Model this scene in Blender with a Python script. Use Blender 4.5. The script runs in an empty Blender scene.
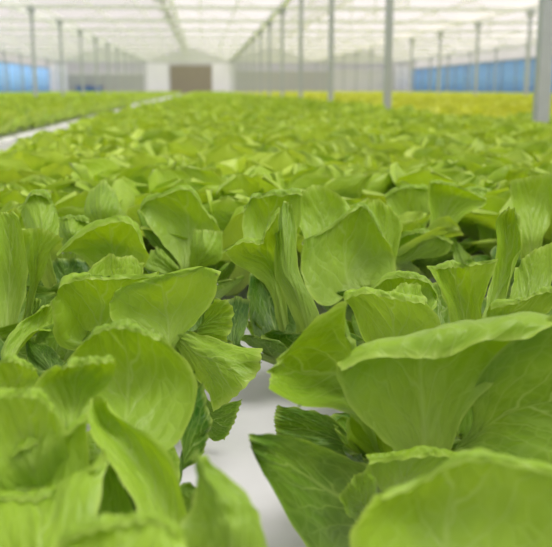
import bpy, math, random
import numpy as np
from mathutils import Vector
C = bpy.context.scene.collection
SC = bpy.context.scene
R = math.radians

# ------------------------------------------------------------------ camera
CAM = np.array((0.0, 0.0, 1.14))
YAW, PITCH, F, CX, CY = R(4.5), R(11.6), 900.0, 276.0, 273.5
fw = np.array((math.sin(YAW)*math.cos(PITCH), math.cos(YAW)*math.cos(PITCH), -math.sin(PITCH)))
rt = np.array((math.cos(YAW), -math.sin(YAW), 0.0))
up = np.cross(rt, fw)
cd = bpy.data.cameras.new('camera'); co = bpy.data.objects.new('camera', cd); C.objects.link(co)
co.location = CAM; co.rotation_euler = (math.pi/2 - PITCH, 0, -YAW)
cd.sensor_width = 36; cd.lens = 36*F/552; cd.clip_start = 0.02; cd.clip_end = 400
cd.dof.use_dof = True; cd.dof.focus_distance = 0.98; cd.dof.aperture_fstop = 8.2
SC.camera = co
def P(x, y, d):
    """a point of the place seen at image position x, y and d metres along the view axis"""
    return CAM + d*(fw + rt*((x-CX)/F) + up*((CY-y)/F))

# ------------------------------------------------------------------ sky, sun, exposure
w = bpy.data.worlds.new('overcast_sky'); SC.world = w; w.use_nodes = True
w.node_tree.nodes['Background'].inputs[0].default_value = (1.0, 0.985, 0.97, 1)
w.node_tree.nodes['Background'].inputs[1].default_value = 0.50
sd = bpy.data.lights.new('hazy_sun', 'SUN'); sd.energy = 5.6; sd.angle = R(30); sd.color = (1, 0.97, 0.9)
so = bpy.data.objects.new('hazy_sun', sd); C.objects.link(so)
so.rotation_euler = Vector((-.42, .10, -.90)).to_track_quat('-Z', 'Y').to_euler(); so.location = (0, 20, 12)
SC.view_settings.view_transform = 'Standard'; SC.view_settings.look = 'None'
SC.view_settings.exposure = 0.0; SC.view_settings.gamma = 1; SC.view_settings.use_curve_mapping = False
SC.cycles.max_bounces = 10; SC.cycles.diffuse_bounces = 5; SC.cycles.transmission_bounces = 5; SC.cycles.transparent_max_bounces = 8
SC.cycles.use_denoising = True

# ------------------------------------------------------------------ materials
def mat(name, col, rough=0.6, metal=0.0, noise=0.06, scale=8.0, spec=0.3):
    m = bpy.data.materials.new(name); m.use_nodes = True; nt = m.node_tree; N = nt.nodes; L = nt.links
    b = N['Principled BSDF']; b.inputs['Roughness'].default_value = rough; b.inputs['Metallic'].default_value = metal
    b.inputs['Specular IOR Level'].default_value = spec
    tc = N.new('ShaderNodeTexCoord'); nz = N.new('ShaderNodeTexNoise'); nz.inputs['Scale'].default_value = scale
    nz.inputs['Detail'].default_value = 4
    L.new(tc.outputs['Object'], nz.inputs['Vector'])
    mx = N.new('ShaderNodeMix'); mx.data_type = 'RGBA'
    mx.inputs[6].default_value = (*[c*(1-noise) for c in col], 1); mx.inputs[7].default_value = (*[min(1, c*(1+noise)) for c in col], 1)
    L.new(nz.outputs['Fac'], mx.inputs[0]); L.new(mx.outputs[2], b.inputs['Base Color'])
    return m

def leaf_mat(name, light, dark, heart, vein=True):
    m = bpy.data.materials.new(name); m.use_nodes = True; nt = m.node_tree; N = nt.nodes; L = nt.links
    N.remove(N['Principled BSDF']); out = N['Material Output']
    def math_(op, a, b=None, c=None, clamp=False):
        n = N.new('ShaderNodeMath'); n.operation = op; n.use_clamp = clamp
        for i, v in enumerate((a, b, c)):
            if v is None: continue
            if isinstance(v, (int, float)): n.inputs[i].default_value = v
            else: L.new(v, n.inputs[i])
        return n.outputs[0]
    def mixc(f, a, b):
        n = N.new('ShaderNodeMix'); n.data_type = 'RGBA'
        if isinstance(f, (int, float)): n.inputs[0].default_value = f
        else: L.new(f, n.inputs[0])
        for i, v in ((6, a), (7, b)):
            if isinstance(v, tuple): n.inputs[i].default_value = (*v, 1)
            else: L.new(v, n.inputs[i])
        return n.outputs[2]
    uvn = N.new('ShaderNodeUVMap'); uvn.uv_map = 'uv'
    sep = N.new('ShaderNodeSeparateXYZ'); L.new(uvn.outputs[0], sep.inputs[0])
    u, v = sep.outputs[0], sep.outputs[1]
    at = N.new('ShaderNodeAttribute'); at.attribute_name = 'tint'; tint = at.outputs['Fac']
    oi = N.new('ShaderNodeObjectInfo')
    tc = N.new('ShaderNodeTexCoord')
    nz = N.new('ShaderNodeTexNoise'); nz.inputs['Scale'].default_value = 22; nz.inputs['Detail'].default_value = 3
    L.new(tc.outputs['Object'], nz.inputs['Vector'])
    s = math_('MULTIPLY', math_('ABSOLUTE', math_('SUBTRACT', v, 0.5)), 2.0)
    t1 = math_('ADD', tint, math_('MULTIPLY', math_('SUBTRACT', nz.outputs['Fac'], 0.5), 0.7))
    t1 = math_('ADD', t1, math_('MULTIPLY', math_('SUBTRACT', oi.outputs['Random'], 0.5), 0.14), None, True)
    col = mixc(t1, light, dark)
    hf = math_('POWER', math_('SUBTRACT', 1.0, u, None, True), 2.6)
    col = mixc(math_('MULTIPLY', hf, 0.85), col, heart)
    bump_h = None
    if vein:
        wn = N.new('ShaderNodeTexNoise'); wn.inputs['Scale'].default_value = 5.0; wn.inputs['Detail'].default_value = 2
        L.new(uvn.outputs[0], wn.inputs['Vector'])
        warp = math_('MULTIPLY', math_('SUBTRACT', wn.outputs['Fac'], 0.5), 1.5)
        # side veins leave the midrib slanting to the tip
        tt = math_('ADD', math_('SUBTRACT', math_('MULTIPLY', u, 6.0), math_('MULTIPLY', s, 3.4)), warp)
        tt = math_('ADD', tt, math_('MULTIPLY', math_('GREATER_THAN', v, 0.5), 0.45))
        tri = math_('ABSOLUTE', math_('SUBTRACT', math_('FRACT', tt), 0.5))          # 0 on the vein
        side = math_('SUBTRACT', 1.0, math_('DIVIDE', tri, math_('ADD', 0.05, math_('MULTIPLY', math_('SUBTRACT', 1.0, s), 0.05))), None, True)
        side = math_('MULTIPLY', side, math_('SUBTRACT', 1.05, s, None, True))
        mw = math_('ADD', 0.012, math_('MULTIPLY', math_('POWER', math_('SUBTRACT', 1.0, u, None, True), 1.5), 0.16))
        mid = math_('SUBTRACT', 1.0, math_('DIVIDE', s, mw), None, True)
        mid = math_('MULTIPLY', mid, math_('SUBTRACT', 1.15, u, None, True))
        vo = N.new('ShaderNodeTexVoronoi'); vo.feature = 'DISTANCE_TO_EDGE'; vo.inputs['Scale'].default_value = 13
        L.new(uvn.outputs[0], vo.inputs['Vector'])
        net = math_('SUBTRACT', 1.0, math_('MULTIPLY', vo.outputs['Distance'], 9.0), None, True)
        vein_f = math_('MAXIMUM', math_('MULTIPLY', mid, 0.9), math_('MAXIMUM', math_('MULTIPLY', side, 0.55), math_('MULTIPLY', net, 0.14)))
        col = mixc(vein_f, col, tuple(min(1, c) for c in (0.46, 0.62, 0.17)))
        bl = N.new('ShaderNodeTexNoise'); bl.inputs['Scale'].default_value = 60; L.new(tc.outputs['Object'], bl.inputs['Vector'])
        bump_h = math_('ADD', math_('MULTIPLY', vein_f, -0.8), math_('ADD', math_('MULTIPLY', bl.outputs['Fac'], 0.5), math_('MULTIPLY', vo.outputs['Distance'], 1.2)))
        # thin margin lightened: the glow of translucent edges put into the colour
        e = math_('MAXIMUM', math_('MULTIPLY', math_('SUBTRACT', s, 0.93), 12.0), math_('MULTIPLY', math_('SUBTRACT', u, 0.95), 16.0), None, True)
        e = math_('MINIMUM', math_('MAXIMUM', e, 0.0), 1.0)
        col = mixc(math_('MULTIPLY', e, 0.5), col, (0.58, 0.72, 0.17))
    p = N.new('ShaderNodeBsdfPrincipled'); p.inputs['Roughness'].default_value = 0.40; p.inputs['Specular IOR Level'].default_value = 0.36
    L.new(col, p.inputs['Base Color'])
    tr = N.new('ShaderNodeBsdfTranslucent')
    hs = N.new('ShaderNodeHueSaturation'); hs.inputs['Hue'].default_value = 0.488; hs.inputs['Saturation'].default_value = 1.1; hs.inputs['Value'].default_value = 1.05
    L.new(col, hs.inputs['Color']); L.new(hs.outputs[0], tr.inputs['Color'])
    if bump_h is not None:
        bp = N.new('ShaderNodeBump'); bp.inputs['Strength'].default_value = 0.4; bp.inputs['Distance'].default_value = 0.003
        L.new(bump_h, bp.inputs['Height']); L.new(bp.outputs[0], p.inputs['Normal']); L.new(bp.outputs[0], tr.inputs['Normal'])
    ms = N.new('ShaderNodeMixShader'); ms.inputs[0].default_value = 0.34
    L.new(p.outputs[0], ms.inputs[1]); L.new(tr.outputs[0], ms.inputs[2]); L.new(ms.outputs[0], out.inputs['Surface'])
    return m

def film_mat(name, col, clear):
    m = bpy.data.materials.new(name); m.use_nodes = True; nt = m.node_tree; N = nt.nodes; L = nt.links
    N.remove(N['Principled BSDF'])
    tc = N.new('ShaderNodeTexCoord'); nz = N.new('ShaderNodeTexNoise'); nz.inputs['Scale'].default_value = 0.5
    L.new(tc.outputs['Object'], nz.inputs['Vector'])
    mx = N.new('ShaderNodeMix'); mx.data_type = 'RGBA'; L.new(nz.outputs['Fac'], mx.inputs[0])
    mx.inputs[6].default_value = (*[c*0.9 for c in col], 1); mx.inputs[7].default_value = (*col, 1)
    a = N.new('ShaderNodeBsdfTranslucent'); b = N.new('ShaderNodeBsdfDiffuse'); c = N.new('ShaderNodeBsdfTransparent')
    L.new(mx.outputs[2], a.inputs[0]); L.new(mx.outputs[2], b.inputs[0])
    m1 = N.new('ShaderNodeMixShader'); m1.inputs[0].default_value = 0.2; L.new(a.outputs[0], m1.inputs[1]); L.new(b.outputs[0], m1.inputs[2])
    m2 = N.new('ShaderNodeMixShader'); m2.inputs[0].default_value = clear; L.new(m1.outputs[0], m2.inputs[1]); L.new(c.outputs[0], m2.inputs[2])
    L.new(m2.outputs[0], N['Material Output'].inputs['Surface'])
    return m

M = dict(
    leaf=leaf_mat('lettuce_leaf', (0.335, 0.535, 0.035), (0.034, 0.135, 0.008), (0.58, 0.70, 0.27)),  # dark tint: outer-leaf green, deepened to hold the shade between leaves
    leaf_far=leaf_mat('lettuce_leaf_distant', (0.57, 0.73, 0.105), (0.19, 0.37, 0.040), (0.66, 0.77, 0.28), vein=False),  # far heads: light on the leaf tops put into a brighter colour
    leaf_mid=leaf_mat('lettuce_leaf_brightened', (0.46, 0.65, 0.065), (0.12, 0.28, 0.025), (0.62, 0.73, 0.27)),  # middle rows: brighter copy of the leaf, stronger light put into its colour
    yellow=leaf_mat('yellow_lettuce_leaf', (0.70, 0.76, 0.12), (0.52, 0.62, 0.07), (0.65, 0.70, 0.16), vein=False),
    raft=mat('white_foam', (0.61, 0.61, 0.635), 0.7, noise=0.03, scale=40),
    strip=mat('greyed_white_liner', (0.46, 0.465, 0.47), 0.7, noise=0.12, scale=3),  # white liner greyed all over, shade of its far part put into the colour
    floor=mat('concrete', (0.42, 0.42, 0.41), 0.85, noise=0.1, scale=3),
    steel=mat('galvanised_steel', (0.46, 0.49, 0.48), 0.5, 0.0, noise=0.06, scale=12),
    beam=mat('hazed_beam', (0.78, 0.81, 0.72), 0.5, 0.0, noise=0.05),  # greenish beam steel, lightened so its colour carries the roof haze
    dark=mat('dark_rail', (0.60, 0.60, 0.58), 0.6),
    film=film_mat('roof_film', (0.82, 0.77, 0.795), 0.45),
    wallfilm=film_mat('wall_film', (0.93, 0.925, 0.92), 0.10),
    white=mat('white_panel', (0.95, 0.95, 0.96), 0.6, noise=0.03, scale=2),
    grey=mat('grey_shutter', (0.52, 0.53, 0.48), 0.7, noise=0.05, scale=1),
    door=mat('brown_door', (0.37, 0.33, 0.245), 0.7, noise=0.06, scale=1.5),
    blue=mat('blue_sheet', (0.27, 0.53, 0.95), 0.6, noise=0.08, scale=0.8),
    navy=mat('blue_crate_plastic', (0.07, 0.17, 0.42), 0.5),
    stem=mat('lettuce_stem', (0.6, 0.68, 0.35), 0.5),
)

# ------------------------------------------------------------------ mesh helpers
def link_mesh(name, V, Fc, m, parent=None, loc=None, smooth=False, uv=None, tint=None):
    me = bpy.data.meshes.new(name)
    V = np.asarray(V, dtype=np.float32); Fc = np.asarray(Fc, dtype=np.int32)
    if Fc.ndim == 2:
        k = Fc.shape[1]
        me.vertices.add(len(V)); me.vertices.foreach_set('co', V.ravel())
        me.loops.add(Fc.size); me.loops.foreach_set('vertex_index', Fc.ravel())
        me.polygons.add(len(Fc)); me.polygons.foreach_set('loop_start', np.arange(len(Fc), dtype=np.int32)*k)
        me.update(calc_edges=True)
    if uv is not None:
        l = me.uv_layers.new(name='uv'); l.data.foreach_set('uv', np.asarray(uv, dtype=np.float32)[Fc.ravel()].ravel())
    if tint is not None:
        a = me.attributes.new('tint', 'FLOAT', 'POINT'); a.data.foreach_set('value', np.asarray(tint, dtype=np.float32))
    if smooth: me.polygons.foreach_set('use_smooth', np.ones(len(me.polygons), dtype=bool))
    me.materials.append(m); me.validate(); me.update()
    o = bpy.data.objects.new(name, me); C.objects.link(o)
    if parent is not None: o.parent = parent
    if loc is not None: o.location = loc
    return o
class MB:
    """boxes, bars and tubes collected into one mesh"""
    def __init__(s): s.V = []; s.F = []
    def box(s, a, b):
        n = len(s.V); (x0, y0, z0), (x1, y1, z1) = a, b
        s.V += [(x0,y0,z0),(x1,y0,z0),(x1,y1,z0),(x0,y1,z0),(x0,y0,z1),(x1,y0,z1),(x1,y1,z1),(x0,y1,z1)]
        s.F += [tuple(n+i for i in f) for f in ((3,2,1,0),(4,5,6,7),(0,1,5,4),(1,2,6,5),(2,3,7,6),(3,0,4,7))]
        return s
    def bar(s, p, q, w, h=None):
        h = h or w; p, q = Vector(p), Vector(q); d = (q-p).normalized()
        a = d.cross(Vector((0,0,1)));  a = a.normalized() if a.length > 1e-4 else Vector((1,0,0)); b = a.cross(d).normalized()
        n = len(s.V)
        for e in (p, q):
            for i, j in ((-1,-1),(1,-1),(1,1),(-1,1)): s.V.append(tuple(e + a*(i*w/2) + b*(j*h/2)))
        s.F += [tuple(n+i for i in f) for f in ((0,1,2,3),(7,6,5,4),(0,4,5,1),(1,5,6,2),(2,6,7,3),(3,7,4,0))]
        return s
    def tube(s, p, q, r, n=10):
        p, q = Vector(p), Vector(q); d = (q-p).normalized()
        a = d.cross(Vector((0,0,1)));  a = a.normalized() if a.length > 1e-4 else Vector((1,0,0)); b = a.cross(d).normalized()
        k = len(s.V)
        for e in (p, q):
            for i in range(n): t = 2*math.pi*i/n; s.V.append(tuple(e + a*(r*math.cos(t)) + b*(r*math.sin(t))))
        for i in range(n): j = (i+1) % n; s.F.append((k+i, k+j, k+n+j, k+n+i))
        for i in range(1, n-1, 2):
            s.F.append((k, k+i, k+i+1, k+(i+2) % n) if (i+2) <= n-1 else (k, k+i, k+i+1, k+i+1)); 
            s.F.append((k+n, k+n+i+1, k+n+i, k+n+i) if (i+2) > n-1 else (k+n, k+n+i+2, k+n+i+1, k+n+i))
        return s
    def build(s, name, m, parent=None, loc=None):
        me = bpy.data.meshes.new(name); me.from_pydata(s.V, [], [tuple(dict.fromkeys(f)) for f in s.F]); me.materials.append(m); me.validate(); me.update()
        o = bpy.data.objects.new(name, me); C.objects.link(o)
        if parent is not None: o.parent = parent
        if loc is not None: o.location = loc
        return o
def tag(o, label=None, cat=None, group=None, kind=None):
    if label: o['label'] = label
    if cat: o['category'] = cat
    if group: o['group'] = group
    if kind: o['kind'] = kind
    return o
def empty(name, loc=(0,0,0), label=None, cat=None, group=None):
    o = bpy.data.objects.new(name, None); C.objects.link(o); o.location = loc; o.empty_display_size = 0.05
    return tag(o, label, cat, group)

# ------------------------------------------------------------------ the greenhouse shell
XL, XR, YB, YF = -11.5, 16.0, -6.0, 70.0
CZ = 1.14
GUT = CZ + 2.0                       # gutter height
ROWS = (-10.6, -4.2, 2.0, 8.4, 14.8) # column rows, bay 6.4 m
S = 4.5
YS = [0.9 + S*k - (.10 if k == 1 else 0) for k in range(-1, 16)]
def struct(o, label=None): o['kind'] = 'structure'; o.name = o.name; return o
struct(MB().box((XL-.2, YB-.2, -0.2), (XR+.2, YF+.2, 0)).build('floor', M['floor']))
RX = [-13.8, *[(-7.4), (-1.1), 5.2, 11.6], 18.0]   # ridges
RZ = GUT + 1.15
GX = [-17.0, -10.6, -4.2, 2.0, 8.4, 14.8, 21.2]
roof = MB()
for i in range(6):
    for (xa, za), (xb, zb) in (((GX[i], GUT+.08), (RX[i], RZ)), ((RX[i], RZ), (GX[i+1], GUT+.08))):
        n = len(roof.V)
        roof.V += [(xa, YB-.2, za), (xb, YB-.2, zb), (xb, YF+.2, zb), (xa, YF+.2, za)]; roof.F.append((n, n+1, n+2, n+3))
struct(roof.build('ceiling', M['film']))
bars = MB()
for i in range(6):
    for (xa, za), (xb, zb) in (((GX[i], GUT+.05), (RX[i], RZ-.04)), ((RX[i], RZ-.04), (GX[i+1], GUT+.05))):
        y = YB
        while y < YF:
            bars.bar((xa, y, za), (xb, y, zb), 0.04, 0.05); y += S
        for t in (0.33, 0.67):
            bars.bar((xa+(xb-xa)*t, YB, za+(zb-za)*t-.03), (xa+(xb-xa)*t, YF, za+(zb-za)*t-.03), 0.04, 0.05)
    bars.bar((RX[i], YB, RZ-.03), (RX[i], YF, RZ-.03), 0.10, 0.10)
struct(bars.build('trim_1', M['white']))  # rafters and purlins whitened, roof haze put into their colour
gut = MB()
for x in GX[1:-1]:
    q = .12 if x == 2.0 else .05
    gut.bar((x, YB, GUT+.06), (x, YF, GUT+.06), q, q)
struct(gut.build('trim_2', M['white']))

# end wall: translucent gable, panels, door
def wall(name, a, b, m): return struct(MB().box(a, b).build(name, m))
LINT = GUT - 0.02
wall('wall_far', (XL, YF+.04, 0), (XR, YF+.10, GUT+1.3), M['wallfilm'])
wall('wall_back', (XL, YB-.12, 0), (XR, YB-.06, GUT+1.3), M['wallfilm'])
wall('wall_left', (XL-.12, YB, 0), (XL-.06, YF, GUT+.9), M['wallfilm'])
wall('wall_right', (XR+.06, YB, 0), (XR+.12, YF, GUT+.9), M['wallfilm'])
struct(MB().box((XL, YF-.06, LINT-.08), (XR, YF+.04, LINT+.08)).build('trim_3', M['dark']))
fm = MB()
x = XL+.2
while x < XR:
    fm.box((x-.03, YF-.02, 0), (x+.03, YF+.04, GUT+1.0)); x += 1.07
for z in (GUT-.9, GUT+.5): fm.box((XL, YF-.015, z-.03), (XR, YF+.035, z+.03))
struct(fm.build('trim_4', M['beam']))
def fx(px):  # X on the end wall seen at image column px
    return YF*math.tan(math.atan((px-CX)/F)+YAW)
def fz(py): return CZ + (88.0-py)/F*YF*1.0
door = empty('door_1', (fx(193), YF-.1, 0)); door['kind'] = 'structure'
ww = (fx(213)-fx(173))/2
d = MB().box((-ww, -.06, 0), (ww, .0, fz(66)))
for k in range(1, 15): d.box((-ww, -.075, k*.2-.015), (ww, -.06, k*.2+.015))
d.build('door_leaf', M['door'], door)
MB().box((-ww-.1, -.05, fz(66)), (ww+.1, .05, fz(66)+.18)).box((-ww-.1,-.05,0),(-ww,.05,fz(66))).box((ww,-.05,0),(ww+.1,.05,fz(66))).build('door_frame', M['dark'], door)
def panel(name, label, cat, px0, px1, top, m, slats=0, group=None):
    x0, x1 = fx(px0), fx(px1); h = fz(top)
    b = MB().box((x0, YF-.16, 0), (x1, YF-.06, h))
    if slats:
        z = .1
        while z < h-.1: b.box((x0+.05, YF-.18, z-.02), (x1-.05, YF-.16, z+.02)); z += slats
    return tag(b.build(name, m), label, cat, group)
panel('wall_panel', 'white wall panel just before the brown door, on its shorter grey side', 'panel', 148, 171, 64, M['white'])
panel('wall_panel', 'white wall panel between the brown door and the long grey shutter', 'panel', 214, 236, 64, M['white'])
panel('wall_panel', 'narrow white corner panel where the end wall meets the blue sheet by the brown door side', 'panel', 55, 72, 65, M['white'])
panel('wall_panel', 'narrow white corner panel beside the long blue sheet and the pale glazed wall', 'panel', 393, 407, 66, M['white'])
panel('roller_shutter', 'grey roller shutter in the end wall with blue crates before it', 'shutter', 72.5, 147.5, 74.5, M['grey'], .22)
panel('roller_shutter', 'long grey roller shutter between white panel and pale glazed wall', 'shutter', 236.5, 328, 71, M['grey'], .22)
gl = MB()
x0, x1 = fx(328.5), fx(392.5)
gl.box((x0, YF-.1, 0), (x1, YF-.06, fz(70)))
struct(gl.build('window_1', mat('pale_glazing', (0.66, 0.67, 0.63), 0.4)))
for px in (86, 94.5, 103):
    X = fx(px)
    c = MB().box((X-.26, YF-1.1, 0), (X+.26, YF-.6, fz(85.5)))
    for z in (.3, .6, .9): c.box((X-.28, YF-1.12, z-.03), (X+.28, YF-.58, z+.03))
    tag(c.build('crate_stack', M['navy']), 'blue crate stack standing before the grey shutter', 'crate', 'blue crate stacks by the end wall')
# blue sheets along the side walls, gently rippled
def sheet(x, sgn, top, label):
    ys = np.arange(YB+.2, YF-.3, 0.35); V = []; Fq = []
    for k, y in enumerate(ys):
        dx = 0.03*math.sin(k*1.7)
        V += [(x+dx, y, 0.02), (x+dx, y, top), (x+dx+sgn*.03, y, top), (x+dx+sgn*.03, y, .02)]
        if k:
            a = 4*(k-1); b = 4*k
            Fq += [(a+i, a+(i+1) % 4, b+(i+1) % 4, b+i) for i in range(4)]
    n = len(V)-4; Fq += [(3,2,1,0), (n, n+1, n+2, n+3)]
    root = empty('blue_sheet', (0,0,0), label, 'sheet')
    link_mesh('sheet_panel', V, Fq, M['blue'], root)
    MB().tube((x, YB+.2, top), (x, YF-.3, top), .035).build('top_rail', M['steel'], root)
    for y in np.arange(30, YF-.5, 2.25): MB().bar((x-sgn*.06, y, 0), (x-sgn*.06, y, top), .04, .04).build('batten', M['steel'], root)
sheet(XR-.12, 1, CZ+1.47, 'blue plastic sheet hung along the side wall beyond the yellow lettuces')
sheet(XL+.12, -1, CZ+1.52, 'blue plastic sheet hung along the side wall beyond the bed over the white strip')

# columns (one thing each) and cross beams
def pcol(x, y):
    v = np.array((x, y, 1.0)) - CAM; dd = v@fw
    return CX + F*(v@rt)/dd if dd > .2 else None
rown = {-10.6: 'outer row past the white strip', -4.2: 'first row past the white strip',
        2.0: 'row along the wide near bed', 8.4: 'row among the yellow lettuces', 14.8: 'outer row by the long blue sheet'}
first = {}
ordn = ['nearest', 'second', 'third', 'fourth', 'fifth']
for x in ROWS:
    n = 0
    for y in YS:
        if y < 1 or y > YF-1: continue
        pc = pcol(x, y)
        if pc is None or not -60 < pc < 620: continue
        n += 1
        root = empty('support_post', (x, y, 0))
        if n <= 5: tag(root, f'grey steel post, {ordn[n-1]} in the {rown[x]}', 'post', 'greenhouse posts')
        else: tag(root, f'grey steel post, far down the {rown[x]}', 'post', 'distant posts, ' + rown[x])
        MB().box((-.038, -.038, 0.02), (.038, .038, GUT)).build('shaft', M['steel'], root)
        MB().box((-.085, -.085, 0), (.085, .085, .02)).build('base_plate', M['steel'], root)
        MB().box((-.09, -.07, GUT-.16), (.09, .07, GUT-.02)).build('clamp', M['steel'], root)
for y in YS:
    if y < -4 or y > YF-1: continue
    b = MB().bar((XL, y, GUT-.02), (XR, y, GUT-.02), .09, .09)
    for xa, xb in zip(GX[1:-2], GX[2:-1]):
        xm = (xa+xb)/2
        b.bar((xm, y, GUT), (xm, y, RZ-.08), .04)
    tag(b.build('trim_5', M['beam']), kind='structure')
# hanging pipes under the ridges
for x in (-1.1,):
    p = MB().tube((x, YB+.1, GUT+.32), (x, YF-.2, GUT+.32), .045, 8)
    for y in YS: p.bar((x, y+.5, GUT+.32), (x, y+.5, RZ-.05), .02)
    for y in np.arange(6, 68, 3.0): p.box((x-.16, y, GUT+.22), (x+.16, y+.5, GUT+.34))
    tag(p.build('trim_6', M['dark']), kind='structure')

# growing beds
BZ = 0.75
def bed(x0, x1, y0, y1, label):
    root = empty('growing_bed', ((x0+x1)/2, (y0+y1)/2, 0), label, 'bed')
    hx, hy = (x1-x0)/2, (y1-y0)/2
    MB().box((-hx+.04, -hy+.04, BZ-.04), (hx-.04, hy-.04, BZ)).build('raft', M['raft'], root)
    t = MB().box((-hx, -hy, .3), (hx, hy, BZ-.045))
    t.box((-hx, -hy, BZ-.05), (-hx+.035, hy, BZ+.02)).box((hx-.035, -hy, BZ-.05), (hx, hy, BZ+.02))
    t.build('tank', M['white'], root)
    yy = -hy+.6
    while yy < hy:
        for sx in (-hx+.2, hx-.2): MB().box((sx-.04, yy-.04, 0), (sx+.04, yy+.04, .3)).build('leg', M['steel'], root)
        yy += 12.0
MAIN = (-.68, 1.90); LEFT = (-10.45, -1.50); RIGHT = (2.10, 14.65)
bed(*MAIN, -.8, 68.0, 'wide white raft bed full of green lettuces, running to the brown door')
bed(-4.05, -1.50, 1.5, 68.0, 'white raft bed of green lettuces just beyond the white strip')
bed(-10.45, -4.35, 1.5, 68.0, 'white raft bed of green lettuces beyond the white strip, past its first posts')
bed(2.10, 8.25, 1.5, 68.0, 'white raft bed of yellow lettuces between the first and second rows of posts')
bed(8.55, 14.65, 1.5, 68.0, 'white raft bed of yellow lettuces before the long blue sheet')
tag(MB().box((-1.49, -.8, .55), (-.70, 68, BZ-.01)).build('walkway_strip', M['strip']), 'narrow white strip between two lettuce beds', 'strip')

# ------------------------------------------------------------------ leaves
def cr(pts, t):
    """Catmull-Rom through pts (k,3) at chord parameters, sampled at t in 0..1"""
    pts = np.asarray(pts, float); k = len(pts)
    s = np.r_[0, np.cumsum(np.sqrt(np.linalg.norm(np.diff(pts, axis=0), axis=1))+1e-9)]; s /= s[-1]
    ext = np.vstack([2*pts[0]-pts[1], pts, 2*pts[-1]-pts[-2]])
    i = np.clip(np.searchsorted(s, t, side='right')-1, 0, k-2)
    f = ((t-s[i])/(s[i+1]-s[i]))[:, None]
    p0, p1, p2, p3 = ext[i], ext[i+1], ext[i+2], ext[i+3]
    return 0.5*(2*p1 + (p2-p0)*f + (2*p0-5*p1+4*p2-p3)*f**2 + (3*p1-p0-3*p2+p3)*f**3)
def grid_faces(nu, nv):
    a = (np.arange(nu-1)[:, None]*nv + np.arange(nv-1)[None]).ravel()
    return np.stack([a, a+1, a+nv+1, a+nv], 1)
def normals(G):
    du = np.gradient(G, axis=0); dv = np.gradient(G, axis=1)
    n = np.cross(du, dv); return n/(np.linalg.norm(n, axis=2, keepdims=True)+1e-9)
def dress(G, rng, ruffle=.004, blister=.0012, groove=.0012, swell=0.0):
    """edge waves, blisters and the midrib groove"""
    nu, nv = G.shape[:2]; n = normals(G)
    u = np.linspace(0, 1, nu)[:, None]; v = np.linspace(-1, 1, nv)[None]
    e = np.maximum(np.abs(v)**3*np.clip(u*3, 0, 1), np.clip((u-.7)/.3, 0, 1)**2)
    wave = np.zeros((nu, nv))
    for k in range(4):
        f1, f2 = rng.uniform(4, 13), rng.uniform(4, 11); wave += np.sin(f1*u+f2*v+rng.uniform(0, 6.28))*(.6 if k else 1)
    bl = np.zeros((nu, nv))
    for k in range(5):
        bl += np.sin(rng.uniform(7, 17)*u+rng.uniform(0, 6.28)+2.5*np.abs(v))*np.sin(rng.uniform(4, 11)*v+rng.uniform(0, 6.28))
    sw = np.zeros((nu, nv))
    for k in range(3):
        sw += np.sin(rng.uniform(2, 6)*u+rng.uniform(2, 4.5)*v+rng.uniform(0, 6.28))
    # puffed strips between the side veins
    tt = 6*u-3.4*np.abs(v)+.45*(v > 0)+.25*np.sin(5*v+3*u+rng.uniform(0, 6))
    puff = np.abs(np.sin(np.pi*tt))**.7*(1-np.abs(v)**2)*np.clip(u*2, 0, 1)
    D = ruffle*wave*e*.6 + blister*(bl*.35 + 1.6*puff)*np.clip(u*2, 0, 1) + swell*sw*.5*(1-.5*e) - groove*np.exp(-(v/.08)**2)*(1-u)
    G = G + n*D[..., None]
    # scalloped margin: nudge the outermost vertices along the surface
    jit = .0007*np.sin(rng.uniform(30, 45)*u[:, 0]+rng.uniform(0, 6))+.0005*np.sin(rng.uniform(50, 70)*u[:, 0])
    for c, q in ((0, 1), (nv-1, -1)):
        t = G[:, c]-G[:, c+q]; t /= (np.linalg.norm(t, axis=1, keepdims=True)+1e-9); G[:, c] += t*(jit*np.clip(u[:, 0]*3, 0, 1))[:, None]
    t = G[-1]-G[-2]; t /= (np.linalg.norm(t, axis=1, keepdims=True)+1e-9); G[-1] += t*(.0008*np.sin(rng.uniform(18, 30)*v[0]+rng.uniform(0, 6)))[:, None]
    return G
def uvgrid(nu, nv):
    u, v = np.meshgrid(np.linspace(0, 1, nu), np.linspace(0, 1, nv), indexing='ij'); return np.stack([u.ravel(), v.ravel()], 1)
PU = np.array([0, .15, .35, .55, .75, .9, .97, 1.0]); PW = np.array([.13, .20, .50, .84, 1.0, .86, .58, .20])
def rosette_leaf(rng, az, e0, de, L, W, cup, nu, nv, wave=.006, z0=.03, r0=.008):
    """one leaf of a head: azimuth, start elevation, change of elevation along it, length, width"""
    t = np.linspace(0, 1, nu); el = e0 + de*t**1.6
    ds = L/(nu-1)
    rr = r0 + np.r_[0, np.cumsum(np.cos(el[:-1])*ds)]; zz = z0 + np.r_[0, np.cumsum(np.sin(el[:-1])*ds)]
    wv = np.linspace(-1, 1, nv); hw = np.interp(t, PU, PW)*W/2
    nx, nz = -np.sin(el), np.cos(el)           # towards the heart
    y = hw[:, None]*np.sin(wv[None]*1.15)/math.sin(1.15)
    off = (cup*np.abs(wv[None])**2.0)*hw[:, None]
    r = rr[:, None]+nx[:, None]*off; z = zz[:, None]+nz[:, None]*off
    G = np.stack([r, y, z], 2)
    G = dress(G, rng, wave, .0012 if nu > 8 else 0)
    c, s = math.cos(az), math.sin(az)
    return np.stack([G[..., 0]*c-G[..., 1]*s, G[..., 0]*s+G[..., 1]*c, G[..., 2]], 2)
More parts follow.
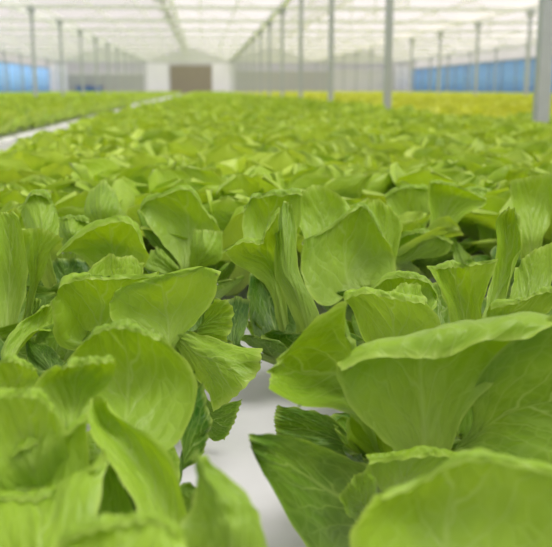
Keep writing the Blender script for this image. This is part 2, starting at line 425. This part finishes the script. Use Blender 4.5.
def rosette(seed, n, nu, nv, size=1.0):
    """all leaves of a head as (grid, tint), outermost first"""
    rng = np.random.default_rng(seed); out = []
    for i in range(n):
        q = i/(n-1)                               # 0 outer .. 1 heart
        az = i*2.39996+rng.uniform(-.3, .3)
        e0 = R(36+44*q+rng.uniform(-9, 9)); de = R(rng.uniform(-40, 22)+8*(1-q))
        L = size*(.215-.045*q)*rng.uniform(.88, 1.12); W = size*(.165-.03*q)*rng.uniform(.85, 1.15)
        G = rosette_leaf(rng, az, e0, de, L, W, rng.uniform(-.1, .75), nu, nv, .009*size)
        out.append((G, float(np.clip(.50*(1-q)**1.5 + rng.uniform(-.06, .16), 0, 1))))
    return out
def leaf_object(G, tint, m, parent, smooth=True, name='leaf', loc=None):
    nu, nv = G.shape[:2]
    return link_mesh(name, G.reshape(-1, 3), grid_faces(nu, nv), m, parent, loc, smooth, uvgrid(nu, nv), np.full(nu*nv, tint))
def merged(leaves):
    V = []; Fc = []; U = []; T = []; k = 0
    for G, t in leaves:
        nu, nv = G.shape[:2]; V.append(G.reshape(-1, 3)); Fc.append(grid_faces(nu, nv)+k); U.append(uvgrid(nu, nv)); T.append(np.full(nu*nv, t)); k += nu*nv
    return np.vstack(V), np.vstack(Fc), np.vstack(U), np.concatenate(T)

HEADS = {  # crown position on the raft and what tells the head apart
 'C': (.170, .740, 'big foreground lettuce with one broad fan leaf rolled over at its top'),
 'B': (.185, .500, 'lettuce showing a single broad blurred leaf, in front of the fan-leaved one'),
 'A': (-.085, .610, 'blurred lettuce with a large round pale leaf standing over folded yellow-green ones'),
 'N': (-.020, .440, 'lettuce at the bottom edge with a pointed upright leaf beside the bare white raft'),
 'E': (-.040, 1.000, 'lettuce with two wide overlapping leaves and one leaf folded down over the white raft'),
 'F': (.110, 1.130, 'lettuce with a tall crinkled strap leaf and dark shaded leaves above the white raft'),
 'D': (.240, 1.000, 'lettuce just behind the rolled fan leaf, with a tall square-topped yellow-green leaf'),
 'G': (.220, 1.290, 'lettuce with a deeply veined pale leaf folded sharply along its rib'),
 'H': (-.030, 1.420, 'lettuce with a cupped leaf tilted open above a small dark-sided folded leaf'),
 'I': (-.130, 1.290, 'lettuce with a long smooth hooded leaf over a dark gap'),
 'J': (-.250, 1.130, 'lettuce at the picture edge with a tall crinkled pale leaf and a folded one'),
 'P': (-.215, 1.330, 'lettuce with a drooping rounded leaf, behind the tall crinkled pale leaf'),
 'K': (.420, 1.680, 'lettuce with a broad fan leaf and a rolled bluish-green leaf in front of it'),
 'T': (.400, 1.120, 'lettuce with a narrow upright twisted leaf, next to the square-topped one'),
 'M': (.530, 1.440, 'lettuce at the picture edge with plain yellow-green leaf, beyond the twisted one'),
 'O': (-.215, .960, 'lettuce low at the picture edge with a dark shaded leaf under a pale strap leaf'),
}
# each leaf: head, tint, roll of the top edge in metres (+ towards the viewer), rows from the base to the tip; a row is (depth, points across)
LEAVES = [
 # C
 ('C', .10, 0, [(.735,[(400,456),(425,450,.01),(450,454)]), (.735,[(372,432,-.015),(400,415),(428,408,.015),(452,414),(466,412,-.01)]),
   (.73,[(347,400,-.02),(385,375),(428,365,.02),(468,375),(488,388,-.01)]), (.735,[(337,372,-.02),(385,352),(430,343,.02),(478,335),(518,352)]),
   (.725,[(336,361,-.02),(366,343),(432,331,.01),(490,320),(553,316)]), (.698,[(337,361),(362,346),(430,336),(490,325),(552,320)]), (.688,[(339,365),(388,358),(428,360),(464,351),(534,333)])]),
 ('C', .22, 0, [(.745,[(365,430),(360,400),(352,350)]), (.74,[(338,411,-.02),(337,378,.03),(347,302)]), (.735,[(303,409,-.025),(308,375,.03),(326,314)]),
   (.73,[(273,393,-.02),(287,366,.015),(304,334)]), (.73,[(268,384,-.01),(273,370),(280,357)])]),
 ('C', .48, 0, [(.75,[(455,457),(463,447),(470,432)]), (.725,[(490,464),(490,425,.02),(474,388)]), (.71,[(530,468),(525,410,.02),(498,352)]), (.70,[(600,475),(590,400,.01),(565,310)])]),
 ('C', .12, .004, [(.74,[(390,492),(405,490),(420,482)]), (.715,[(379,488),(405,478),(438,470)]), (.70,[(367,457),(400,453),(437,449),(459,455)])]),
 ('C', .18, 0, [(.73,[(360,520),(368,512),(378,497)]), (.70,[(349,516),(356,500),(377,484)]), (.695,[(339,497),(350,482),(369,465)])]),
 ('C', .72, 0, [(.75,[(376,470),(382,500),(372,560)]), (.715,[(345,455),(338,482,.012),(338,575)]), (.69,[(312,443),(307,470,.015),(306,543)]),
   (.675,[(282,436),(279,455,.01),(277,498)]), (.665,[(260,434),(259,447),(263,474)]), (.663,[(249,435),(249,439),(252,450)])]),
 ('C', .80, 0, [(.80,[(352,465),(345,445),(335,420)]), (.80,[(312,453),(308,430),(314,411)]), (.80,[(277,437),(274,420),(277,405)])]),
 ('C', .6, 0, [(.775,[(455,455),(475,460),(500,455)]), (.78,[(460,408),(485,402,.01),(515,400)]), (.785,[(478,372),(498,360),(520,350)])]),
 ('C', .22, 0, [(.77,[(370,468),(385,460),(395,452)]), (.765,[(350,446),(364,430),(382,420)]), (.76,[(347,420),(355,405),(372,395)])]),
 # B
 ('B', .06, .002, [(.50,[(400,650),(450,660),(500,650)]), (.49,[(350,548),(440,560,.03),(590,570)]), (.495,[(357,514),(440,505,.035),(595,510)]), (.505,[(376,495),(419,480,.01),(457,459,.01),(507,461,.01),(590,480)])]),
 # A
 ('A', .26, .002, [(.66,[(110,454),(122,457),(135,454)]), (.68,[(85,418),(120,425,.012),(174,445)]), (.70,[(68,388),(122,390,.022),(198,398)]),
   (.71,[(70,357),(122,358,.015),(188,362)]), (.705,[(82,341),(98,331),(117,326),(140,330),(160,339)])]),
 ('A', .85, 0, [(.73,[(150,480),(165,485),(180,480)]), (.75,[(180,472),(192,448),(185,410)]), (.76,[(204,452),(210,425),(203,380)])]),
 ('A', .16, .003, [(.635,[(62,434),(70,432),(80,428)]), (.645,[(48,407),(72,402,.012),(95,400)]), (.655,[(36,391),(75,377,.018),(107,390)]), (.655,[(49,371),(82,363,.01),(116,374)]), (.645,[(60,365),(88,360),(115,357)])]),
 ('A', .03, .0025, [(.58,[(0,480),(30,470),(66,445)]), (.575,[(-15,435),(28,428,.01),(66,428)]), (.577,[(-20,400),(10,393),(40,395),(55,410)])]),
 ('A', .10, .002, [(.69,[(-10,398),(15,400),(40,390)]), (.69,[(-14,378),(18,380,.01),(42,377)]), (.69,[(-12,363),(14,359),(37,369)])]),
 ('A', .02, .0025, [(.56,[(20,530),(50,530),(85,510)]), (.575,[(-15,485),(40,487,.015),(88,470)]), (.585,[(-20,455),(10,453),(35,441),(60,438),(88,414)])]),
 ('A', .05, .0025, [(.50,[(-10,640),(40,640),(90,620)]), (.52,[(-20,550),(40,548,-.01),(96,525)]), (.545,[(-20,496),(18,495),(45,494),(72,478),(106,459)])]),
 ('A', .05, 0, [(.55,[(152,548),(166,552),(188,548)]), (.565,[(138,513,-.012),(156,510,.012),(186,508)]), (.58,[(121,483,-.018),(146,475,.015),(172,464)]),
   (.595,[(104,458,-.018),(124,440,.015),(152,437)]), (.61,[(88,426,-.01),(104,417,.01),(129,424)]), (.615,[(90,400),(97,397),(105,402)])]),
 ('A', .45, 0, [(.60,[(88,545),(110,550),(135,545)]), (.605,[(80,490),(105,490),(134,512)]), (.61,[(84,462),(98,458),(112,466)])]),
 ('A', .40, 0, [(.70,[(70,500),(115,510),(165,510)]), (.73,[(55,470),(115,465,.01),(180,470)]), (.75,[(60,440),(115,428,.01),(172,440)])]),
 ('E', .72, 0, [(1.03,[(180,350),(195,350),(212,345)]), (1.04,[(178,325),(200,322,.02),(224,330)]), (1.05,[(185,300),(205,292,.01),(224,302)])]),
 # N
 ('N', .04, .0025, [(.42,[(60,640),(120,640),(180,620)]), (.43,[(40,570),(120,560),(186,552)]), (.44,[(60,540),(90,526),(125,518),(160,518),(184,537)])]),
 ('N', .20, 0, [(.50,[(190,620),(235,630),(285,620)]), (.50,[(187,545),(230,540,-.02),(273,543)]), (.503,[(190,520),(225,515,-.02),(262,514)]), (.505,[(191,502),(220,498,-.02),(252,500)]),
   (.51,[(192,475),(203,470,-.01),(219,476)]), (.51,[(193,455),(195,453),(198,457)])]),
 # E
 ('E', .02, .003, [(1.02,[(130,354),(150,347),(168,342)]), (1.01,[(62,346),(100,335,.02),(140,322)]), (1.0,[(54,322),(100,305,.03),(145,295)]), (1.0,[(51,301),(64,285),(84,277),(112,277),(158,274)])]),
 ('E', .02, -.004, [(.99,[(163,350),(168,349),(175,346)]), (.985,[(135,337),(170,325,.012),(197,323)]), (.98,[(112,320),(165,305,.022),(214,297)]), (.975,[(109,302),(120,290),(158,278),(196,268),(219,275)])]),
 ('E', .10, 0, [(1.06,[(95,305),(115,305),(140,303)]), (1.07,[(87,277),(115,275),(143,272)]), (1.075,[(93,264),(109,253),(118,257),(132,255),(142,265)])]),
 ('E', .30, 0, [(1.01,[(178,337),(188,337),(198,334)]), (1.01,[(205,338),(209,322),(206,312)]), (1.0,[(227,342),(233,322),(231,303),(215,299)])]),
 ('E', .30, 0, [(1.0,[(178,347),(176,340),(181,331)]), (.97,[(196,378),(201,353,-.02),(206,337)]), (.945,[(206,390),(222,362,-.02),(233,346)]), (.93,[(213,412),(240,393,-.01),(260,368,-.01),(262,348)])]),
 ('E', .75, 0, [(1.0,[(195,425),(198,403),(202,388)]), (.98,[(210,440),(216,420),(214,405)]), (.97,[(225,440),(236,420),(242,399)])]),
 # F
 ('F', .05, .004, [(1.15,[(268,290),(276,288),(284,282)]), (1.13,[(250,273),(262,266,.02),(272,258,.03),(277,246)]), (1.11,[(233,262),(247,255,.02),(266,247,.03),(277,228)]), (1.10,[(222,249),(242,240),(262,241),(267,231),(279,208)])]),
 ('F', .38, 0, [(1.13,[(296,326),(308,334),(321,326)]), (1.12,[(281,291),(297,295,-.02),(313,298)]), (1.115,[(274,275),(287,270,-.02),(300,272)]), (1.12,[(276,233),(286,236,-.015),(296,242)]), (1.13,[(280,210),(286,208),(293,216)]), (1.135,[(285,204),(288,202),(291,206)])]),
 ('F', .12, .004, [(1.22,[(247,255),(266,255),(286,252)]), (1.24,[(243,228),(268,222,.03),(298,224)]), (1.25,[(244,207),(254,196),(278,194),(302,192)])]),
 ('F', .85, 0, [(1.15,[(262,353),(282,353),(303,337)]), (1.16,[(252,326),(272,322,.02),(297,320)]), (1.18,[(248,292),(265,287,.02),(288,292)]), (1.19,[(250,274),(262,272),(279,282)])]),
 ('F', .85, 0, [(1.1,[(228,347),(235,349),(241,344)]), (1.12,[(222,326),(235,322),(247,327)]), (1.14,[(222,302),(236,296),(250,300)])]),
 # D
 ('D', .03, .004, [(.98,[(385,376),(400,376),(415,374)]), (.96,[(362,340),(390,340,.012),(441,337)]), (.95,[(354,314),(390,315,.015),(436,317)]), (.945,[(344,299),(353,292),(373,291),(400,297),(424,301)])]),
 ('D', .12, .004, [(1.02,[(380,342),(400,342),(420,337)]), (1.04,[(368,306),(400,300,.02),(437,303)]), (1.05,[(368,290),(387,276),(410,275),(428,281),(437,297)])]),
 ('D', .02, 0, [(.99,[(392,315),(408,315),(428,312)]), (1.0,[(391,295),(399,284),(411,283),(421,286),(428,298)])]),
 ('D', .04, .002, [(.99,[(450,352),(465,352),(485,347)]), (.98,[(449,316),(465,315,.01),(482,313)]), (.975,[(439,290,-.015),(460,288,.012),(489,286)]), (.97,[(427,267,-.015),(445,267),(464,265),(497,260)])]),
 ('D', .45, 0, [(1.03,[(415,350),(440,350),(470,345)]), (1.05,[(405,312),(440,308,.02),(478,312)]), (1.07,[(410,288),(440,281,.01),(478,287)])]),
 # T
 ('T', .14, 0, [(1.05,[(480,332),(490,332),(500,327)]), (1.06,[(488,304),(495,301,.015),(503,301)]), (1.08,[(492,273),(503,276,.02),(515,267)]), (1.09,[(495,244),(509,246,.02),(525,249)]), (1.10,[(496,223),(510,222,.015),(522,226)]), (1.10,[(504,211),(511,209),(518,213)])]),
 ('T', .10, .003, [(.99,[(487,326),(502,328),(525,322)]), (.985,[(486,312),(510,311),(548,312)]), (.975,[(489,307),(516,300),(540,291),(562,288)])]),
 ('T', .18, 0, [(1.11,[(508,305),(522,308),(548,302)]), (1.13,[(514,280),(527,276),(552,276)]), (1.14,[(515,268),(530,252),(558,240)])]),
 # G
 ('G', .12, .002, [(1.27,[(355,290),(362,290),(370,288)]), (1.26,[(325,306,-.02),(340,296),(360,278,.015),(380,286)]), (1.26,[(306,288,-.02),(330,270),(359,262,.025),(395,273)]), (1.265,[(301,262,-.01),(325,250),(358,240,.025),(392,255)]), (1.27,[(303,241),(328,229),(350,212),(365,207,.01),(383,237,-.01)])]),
 ('G', .05, 0, [(1.3,[(378,287),(385,287),(392,282)]), (1.31,[(370,250),(385,250,.01),(396,258)]), (1.32,[(366,222),(383,222,.012),(402,228)]), (1.33,[(368,203),(380,201),(397,213)])]),
 ('G', .14, 0, [(1.36,[(322,278),(330,273),(340,268)]), (1.38,[(306,240),(325,235,.02),(346,230)]), (1.4,[(296,216),(320,212,.015),(350,212)]), (1.41,[(295,206),(303,192),(314,185),(331,190),(352,206)])]),
 # H
 ('H', .05, .004, [(1.42,[(181,268),(185,269),(190,268)]), (1.42,[(165,246),(188,240,.025),(208,256)]), (1.42,[(149,226),(185,215,.035),(222,235)]), (1.43,[(141,211),(147,200),(163,194),(189,189),(211,217)])]),
 ('H', .15, 0, [(1.38,[(189,268),(196,270),(205,266)]), (1.37,[(188,247),(203,250,-.02),(221,259)]), (1.375,[(194,229),(208,230,-.01),(222,231)])]),
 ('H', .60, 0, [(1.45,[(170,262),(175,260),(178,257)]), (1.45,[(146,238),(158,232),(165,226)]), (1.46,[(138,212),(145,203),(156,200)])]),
 ('H', .25, 0, [(1.38,[(165,277),(172,274),(180,272)]), (1.38,[(144,267),(160,258),(177,266)]), (1.39,[(150,251),(157,247),(163,252)])]),
 # I
 ('I', .02, .006, [(1.3,[(110,288),(120,288),(130,285)]), (1.28,[(80,257),(112,258,.02),(147,261)]), (1.27,[(68,252),(110,240,.035),(148,251)]), (1.26,[(58,252),(84,232),(103,222),(123,218),(136,226),(147,245)])]),
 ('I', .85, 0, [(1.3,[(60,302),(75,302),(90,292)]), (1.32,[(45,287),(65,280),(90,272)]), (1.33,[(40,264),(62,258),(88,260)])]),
 ('I', .55, 0, [(1.17,[(30,320),(36,320),(42,314)]), (1.17,[(27,302),(34,298),(41,299)])]),
 # J
 ('J', .16, 0, [(1.1,[(-8,335),(6,337),(16,330)]), (1.1,[(-14,290),(8,290,.015),(25,298)]), (1.1,[(-14,255),(8,255,.015),(27,265)]), (1.11,[(-12,225),(6,222,.01),(23,227)]), (1.12,[(-8,214),(3,212),(15,213)])]),
 ('J', .16, 0, [(1.15,[(28,288),(33,288),(40,283)]), (1.15,[(25,258),(38,258,-.015),(50,256)]), (1.14,[(24,229),(44,229,-.01),(64,240)])]),
 # P
 ('P', .16, .004, [(1.25,[(30,252),(40,252),(50,247)]), (1.27,[(24,232),(42,228,-.02),(58,233)]), (1.28,[(19,210),(33,194),(49,197),(56,213)])]),
 ('P', .22, .004, [(1.35,[(62,252),(75,250),(88,242)]), (1.36,[(58,236),(72,232,-.02),(90,230)]), (1.37,[(54,219),(72,217),(90,221)])]),
 ('P', .25, 0, [(1.45,[(90,238),(100,238),(112,230)]), (1.46,[(84,213),(100,208,-.02),(120,209)]), (1.48,[(90,193),(100,181),(110,183),(118,197)])]),
 # O
 ('O', .16, 0, [(1.0,[(0,362),(8,360),(16,356)]), (1.02,[(5,341),(20,339,.01),(34,335)]), (1.05,[(22,321),(38,322,.01),(52,330)]), (1.06,[(44,308),(51,303),(55,312)])]),
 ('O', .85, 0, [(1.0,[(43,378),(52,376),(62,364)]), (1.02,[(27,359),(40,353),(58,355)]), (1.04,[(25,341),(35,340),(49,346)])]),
 # K
 ('K', .05, .003, [(1.68,[(410,242),(416,240),(424,238)]), (1.7,[(395,222),(412,218,.025),(428,215)]), (1.72,[(385,197),(395,190),(407,187),(428,188)])]),
 ('K', .10, .002, [(1.65,[(430,242),(440,242),(448,238)]), (1.65,[(430,221),(445,216,.025),(466,216)]), (1.66,[(427,197),(450,195,.025),(485,205)]), (1.66,[(430,182),(446,184),(462,188),(486,199)])]),
 ('K', .28, .004, [(1.5,[(396,264),(405,264),(412,260)]), (1.5,[(397,251),(418,247,-.03),(443,255)]), (1.49,[(395,238),(420,231,-.02),(453,241)])]),
 ('K', .40, 0, [(1.55,[(455,270),(465,272),(476,266)]), (1.57,[(452,249),(457,247),(464,251)]), (1.58,[(446,232),(448,231),(451,233)])]),
 ('K', .20, .004, [(1.75,[(480,242),(490,242),(500,237)]), (1.78,[(470,213),(490,210,-.02),(505,213)]), (1.8,[(463,192),(480,188),(509,201)])]),
 # M
 ('M', .06, 0, [(1.4,[(520,242),(530,242),(545,237)]), (1.42,[(515,206),(530,203,.02),(552,206)]), (1.43,[(511,180),(528,177),(556,172)])]),
]
def hand_leaf(head, rows, roll, rng, nu=48, nv=41):
    X, Y, _ = HEADS[head]
    R3 = []
    for d, pts in rows: R3.append(np.array([P(p[0], p[1], d+(p[2] if len(p) > 2 else 0)) for p in pts]))
    tv = np.linspace(0, 1, nv)
    rows3 = [cr(r, tv) for r in R3]
    # carry the base down to the crown of the plant
    crown = np.array((X, Y, BZ+.03)); a = rows3[0]; c0 = a.mean(0)
    side = (a[-1]-a[0]); side /= np.linalg.norm(side)
    base = crown + (c0-crown)*.12 + np.linspace(-.008, .008, nv)[:, None]*side
    mid = crown + (c0-crown)*.6 + (a-c0)*.7
    nrm = [base, mid] if np.linalg.norm(c0-crown) > .02 else [base]
    rows3 = nrm + rows3
    if roll:
        top = rows3[-1]; toward = -fw*np.array((1, 1, 0)); toward /= np.linalg.norm(toward)
        rows3.append(top + toward*roll*1.0 + np.array((0, 0, .0015)) if roll > 0 else top - toward*abs(roll) + np.array((0, 0, .0005)))
        rows3.append(top + toward*(1.7*roll) - np.array((0, 0, abs(roll)*.75)))
    A = np.stack(rows3)                                    # rows x nv x 3
    mids = A[:, nv//2]; s = np.r_[0, np.cumsum(np.linalg.norm(np.diff(mids, axis=0), axis=1)+1e-5)]; s /= s[-1]
    tu = np.linspace(0, 1, nu)
    G = np.stack([cr(A[:, j], tu) for j in range(nv)], 1)
    scale = np.linalg.norm(G[-1]-G[0], axis=1).mean()
    k = float(np.clip(scale/.14, .25, 1.15))
    return dress(G, rng, .0030*k, .0012*k, .0012, .0026*k) - np.array((X, Y, BZ))

roots = {}
for k, (X, Y, lab) in HEADS.items():
    roots[k] = empty('lettuce', (X, Y, BZ), lab, 'lettuce', 'lettuces nearest the viewer')
    st = MB().tube((0, 0, 0), (0, 0, .045), .012, 12).build('stem', M['stem'], roots[k])
rng = np.random.default_rng(7)
GV = []
for head, tint, roll, rows in LEAVES:
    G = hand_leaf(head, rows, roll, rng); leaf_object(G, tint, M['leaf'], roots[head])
    GV.append(G.reshape(-1, 3)+np.array((*HEADS[head][:2], BZ)))
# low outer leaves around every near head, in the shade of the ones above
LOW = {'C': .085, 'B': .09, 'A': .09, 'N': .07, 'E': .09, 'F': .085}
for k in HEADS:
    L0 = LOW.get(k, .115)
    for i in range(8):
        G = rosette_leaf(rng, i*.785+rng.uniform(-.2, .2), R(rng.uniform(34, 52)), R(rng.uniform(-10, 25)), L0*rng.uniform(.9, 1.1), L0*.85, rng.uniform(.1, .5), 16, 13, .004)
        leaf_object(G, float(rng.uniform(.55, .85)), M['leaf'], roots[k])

# ------------------------------------------------------------------ the field: every further head
prng = random.Random(3)
spots = []   # x, y, bed
def pix(x, y, z=.9):
    v = np.array((x, y, z))-CAM; dd = v@fw
    return (CX+F*(v@rt)/dd, CY-F*(v@up)/dd, dd)
def lay(x0, x1, y0, y1, step, bedname):
    out = []
    j = 0; y = y0
    while y < y1:
        x = x0 + (step/2 if j % 2 else 0)
        while x < x1:
            out.append((x+prng.uniform(-.025, .025), y+prng.uniform(-.03, .03), bedname)); x += step
        y += step*.92; j += 1
    return out
near = lay(MAIN[0]+.07, MAIN[1]-.08, 1.55, 12, .225, 'main') + lay(LEFT[0]+.1, LEFT[1]-.01, 3.6, 12, .225, 'left') + lay(RIGHT[0]+.12, RIGHT[1]-.1, 3.6, 12, .225, 'right')
def keep(x, y):
    if any(abs(x-q) < .26 for q in (-4.2, 8.4)): return False
    px, py, dd = pix(x, y)
    if dd < 1: return False
    if not -90*2.2/dd-20 < px < 555+90*2.2/dd+20: return False
    return all((x-h[0])**2+(y-h[1])**2 > .165**2 for h in HEADS.values())
near = [s for s in near if keep(s[0], s[1])]
near.sort(key=lambda s: s[0]**2+s[1]**2)
TWO = []
INDIV = near[:300-len(HEADS)]; rest_near = near[300-len(HEADS):]
# variants: leaf meshes shared by the copies
VAR = []
for k in range(7):
    lv = rosette(100+k, 15, 14, 12)
    VAR.append(lv)
leafmesh = {}; fullmesh = {}
def posts_ahead(y):
    ys = [0.9+S*k for k in range(1, 4)]
    return sum(1 for q in ys if q < y)
for i, (x, y, bd) in enumerate(INDIV):
    k = prng.randrange(7); rz = prng.uniform(0, 6.28); sc = prng.uniform(.9, 1.12)
    if bd == 'main':
        n = posts_ahead(y)
        if y < 2.15: lab, grp = 'softly blurred green lettuce in the rows straight behind the sharp foreground heads', 'lettuces behind the sharp ones'
        elif y < 3.2: lab, grp = 'blurred green lettuce mid-bed, several rows behind the sharp heads', 'lettuces in the middle rows'
        elif n == 0: lab, grp = 'blurred green lettuce deep in the wide bed, nearer than any post foot', 'lettuces before the posts'
        else: lab, grp = 'small blurred green lettuce far down the wide bed, past the nearest post', 'lettuces level with the posts'
    elif bd == 'left':
        lab, grp = 'blurred green lettuce in the bed beyond the white strip, near its edge', 'lettuces beyond the white strip'
    else:
        lab, grp = 'small blurred yellow lettuce at the near edge of the yellow bed behind the posts', 'yellow lettuces nearest the posts'
    yel = bd == 'right' and x > 2.45
    if bd == 'right' and not yel: lab, grp = 'small blurred green lettuce just beyond the posts, before the yellow ones', 'green lettuces beyond the posts'
    if y < 2.15 and bd == 'main':
        root = empty('lettuce', (x, y, BZ), lab, 'lettuce', grp); root.rotation_euler.z = rz; root.scale = (sc,)*3
        for j, (G, t) in enumerate(VAR[k]):
            if (k, j) not in leafmesh:
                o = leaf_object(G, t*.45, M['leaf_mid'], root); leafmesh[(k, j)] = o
            else:
                o = leafmesh[(k, j)].copy(); C.objects.link(o); o.parent = root
    else:
        key = (k, yel)
        if key not in fullmesh:
            V, Fc, U, T = merged(VAR[k]); o = link_mesh('lettuce', V, Fc, M['yellow'] if yel else M['leaf_far'], None, None, True, U, T); fullmesh[key] = o
        else:
            o = fullmesh[key].copy(); C.objects.link(o)
            for kk in list(o.keys()):
                if kk in ('label', 'category', 'group'): del o[kk]
        o.location = (x, y, BZ); o.rotation_euler.z = rz; o.scale = (sc,)*3
        tag(o, lab, 'lettuce', grp)
# the near rows go on to either side of the view
SIDE = []
for k in range(3):
    V, Fc, U, T = merged(rosette(500+k, 16, 26, 21)); SIDE.append((V, Fc, U, T))
sidemesh = {}
for x, y, bd in lay(MAIN[0]+.09, MAIN[1]-.08, .15, 4.6, .23, 'main'):
    px, py, dd = pix(x, y)
    if dd < .2 or any(abs(x-q[0]) < .12 and abs(y-q[1]) < .12 for q in INDIV) or any((x-h[0])**2+(y-h[1])**2 < .2**2 for h in HEADS.values()): continue
    r = F*.20/dd
    if px+r > -1 and px-r < 553: continue
    k = prng.randrange(3)
    if k not in sidemesh:
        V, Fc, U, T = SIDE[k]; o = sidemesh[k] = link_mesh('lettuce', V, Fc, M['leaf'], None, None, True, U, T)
    else:
        o = sidemesh[k].copy(); C.objects.link(o)
    o.location = (x, y, BZ); o.rotation_euler.z = prng.uniform(0, 6.28); o.scale = (prng.uniform(.88, 1.0),)*3
    tag(o, 'green lettuce in the near rows, just past the edge of the view', 'lettuce', 'lettuces past the edge of the view')
# everything beyond: too many to count
LODM = [[rosette(200+k, 9, 6, 5, 1.05) for k in range(5)], [rosette(300+k, 7, 4, 4, 1.5) for k in range(4)]]
MERG = [[merged(v) for v in lod] for lod in LODM]
def field(name, spots_lod, m, label):
    V = []; Fc = []; U = []; T = []; k = 0
    for lod, pts in enumerate(spots_lod):
        for x, y, _ in pts:
            v, f, u, t = MERG[lod][prng.randrange(len(MERG[lod]))]
            a = prng.uniform(0, 6.28); s = prng.uniform(.88, 1.12); c, q = math.cos(a)*s, math.sin(a)*s
            V.append(np.stack([v[:, 0]*c-v[:, 1]*q+x, v[:, 0]*q+v[:, 1]*c+y, v[:, 2]*(s if lod == 0 else s*.70)+BZ], 1)); Fc.append(f+k); U.append(u); T.append(np.clip(t+prng.uniform(-.08, .12), 0, 1)); k += len(v)
    o = link_mesh(name, np.vstack(V), np.vstack(Fc), m, None, None, True, np.vstack(U), np.concatenate(T))
    return tag(o, label, 'lettuces', None, 'stuff')
def vis(pts, mar):
    out = []
    for s in pts:
        px, py, dd = pix(s[0], s[1])
        if any(abs(s[0]-q) < .26 for q in (-4.2, 8.4)): continue
        if dd > 1 and -mar*F/dd < px < 552+mar*F/dd: out.append(s)
    return out
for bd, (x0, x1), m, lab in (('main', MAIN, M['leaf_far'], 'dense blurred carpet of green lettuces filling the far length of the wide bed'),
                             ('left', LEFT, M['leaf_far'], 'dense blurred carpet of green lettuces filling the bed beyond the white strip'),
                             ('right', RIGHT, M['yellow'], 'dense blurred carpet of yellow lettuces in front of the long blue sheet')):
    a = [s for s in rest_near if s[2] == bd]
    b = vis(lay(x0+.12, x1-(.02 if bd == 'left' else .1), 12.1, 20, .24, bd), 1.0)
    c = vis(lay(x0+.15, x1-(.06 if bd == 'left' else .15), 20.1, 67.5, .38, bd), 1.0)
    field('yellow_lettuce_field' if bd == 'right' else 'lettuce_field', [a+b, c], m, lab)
print('INDIV', len(INDIV), 'last y', INDIV[-1], 'rest', len(rest_near))
# water drops caught on the leaf tips
dm = bpy.data.materials.new('water'); dm.use_nodes = True; b = dm.node_tree.nodes['Principled BSDF']
b.inputs['Transmission Weight'].default_value = 1; b.inputs['Roughness'].default_value = 0.02; b.inputs['IOR'].default_value = 1.33
dnz = dm.node_tree.nodes.new('ShaderNodeTexNoise'); dmr = dm.node_tree.nodes.new('ShaderNodeMapRange'); dmr.inputs[3].default_value = .01; dmr.inputs[4].default_value = .03
dm.node_tree.links.new(dnz.outputs['Fac'], dmr.inputs[0]); dm.node_tree.links.new(dmr.outputs[0], b.inputs['Roughness'])
M['water'] = dm
allv = np.vstack(GV)-CAM; vd = allv@fw; vx = CX+F*(allv@rt)/vd; vy = CY-F*(allv@up)/vd
bm_v = []; bm_f = []
n, k = 10, 7
for i in range(k):
    th = math.pi*(i+.5)/k
    for j in range(n): a = 2*math.pi*j/n; bm_v.append((math.sin(th)*math.cos(a), math.sin(th)*math.sin(a), .85*math.cos(th)))
for i in range(k-1):
    for j in range(n): q = (j+1) % n; bm_f.append((i*n+j, i*n+n+j, i*n+n+q, i*n+q))
bm_f += [tuple(range(n)), tuple(range(k*n-1, (k-1)*n-1, -1))]
dme = bpy.data.meshes.new('water_drop'); dme.from_pydata(bm_v, [], bm_f); dme.materials.append(dm); dme.polygons.foreach_set('use_smooth', [True]*len(dme.polygons)); dme.update()
DROPS = [(65, 255, 'tip of the long hooded leaf, left one'), (71, 255, 'tip of the long hooded leaf, right one'), (216, 272, 'upper corner of the wide overlapping leaf'),
         (217, 284, 'side edge of the wide overlapping leaf'), (353, 368, 'face of the broad fan leaf'), (225, 252, 'side tip of the bowl-shaped leaf'),
         (259, 365, 'lower corner of the folded-down leaf'), (297, 407, 'lower edge of the curled leaf beside the fan leaf'), (300, 243, 'shoulder of the deeply veined pale leaf')]
for px, py, where in DROPS:
    d2 = (vx-px)**2+(vy-py)**2; c = np.where(d2 < 12)[0]
    c = c[np.argmin(vd[c])] if len(c) else np.argmin(d2)
    o = bpy.data.objects.new('water_drop', dme); C.objects.link(o)
    o.location = allv[c]+CAM-fw*.0008; o.scale = (.0017,)*3
    tag(o, 'tiny water drop on the '+where, 'water drop', 'water drops on the leaves')
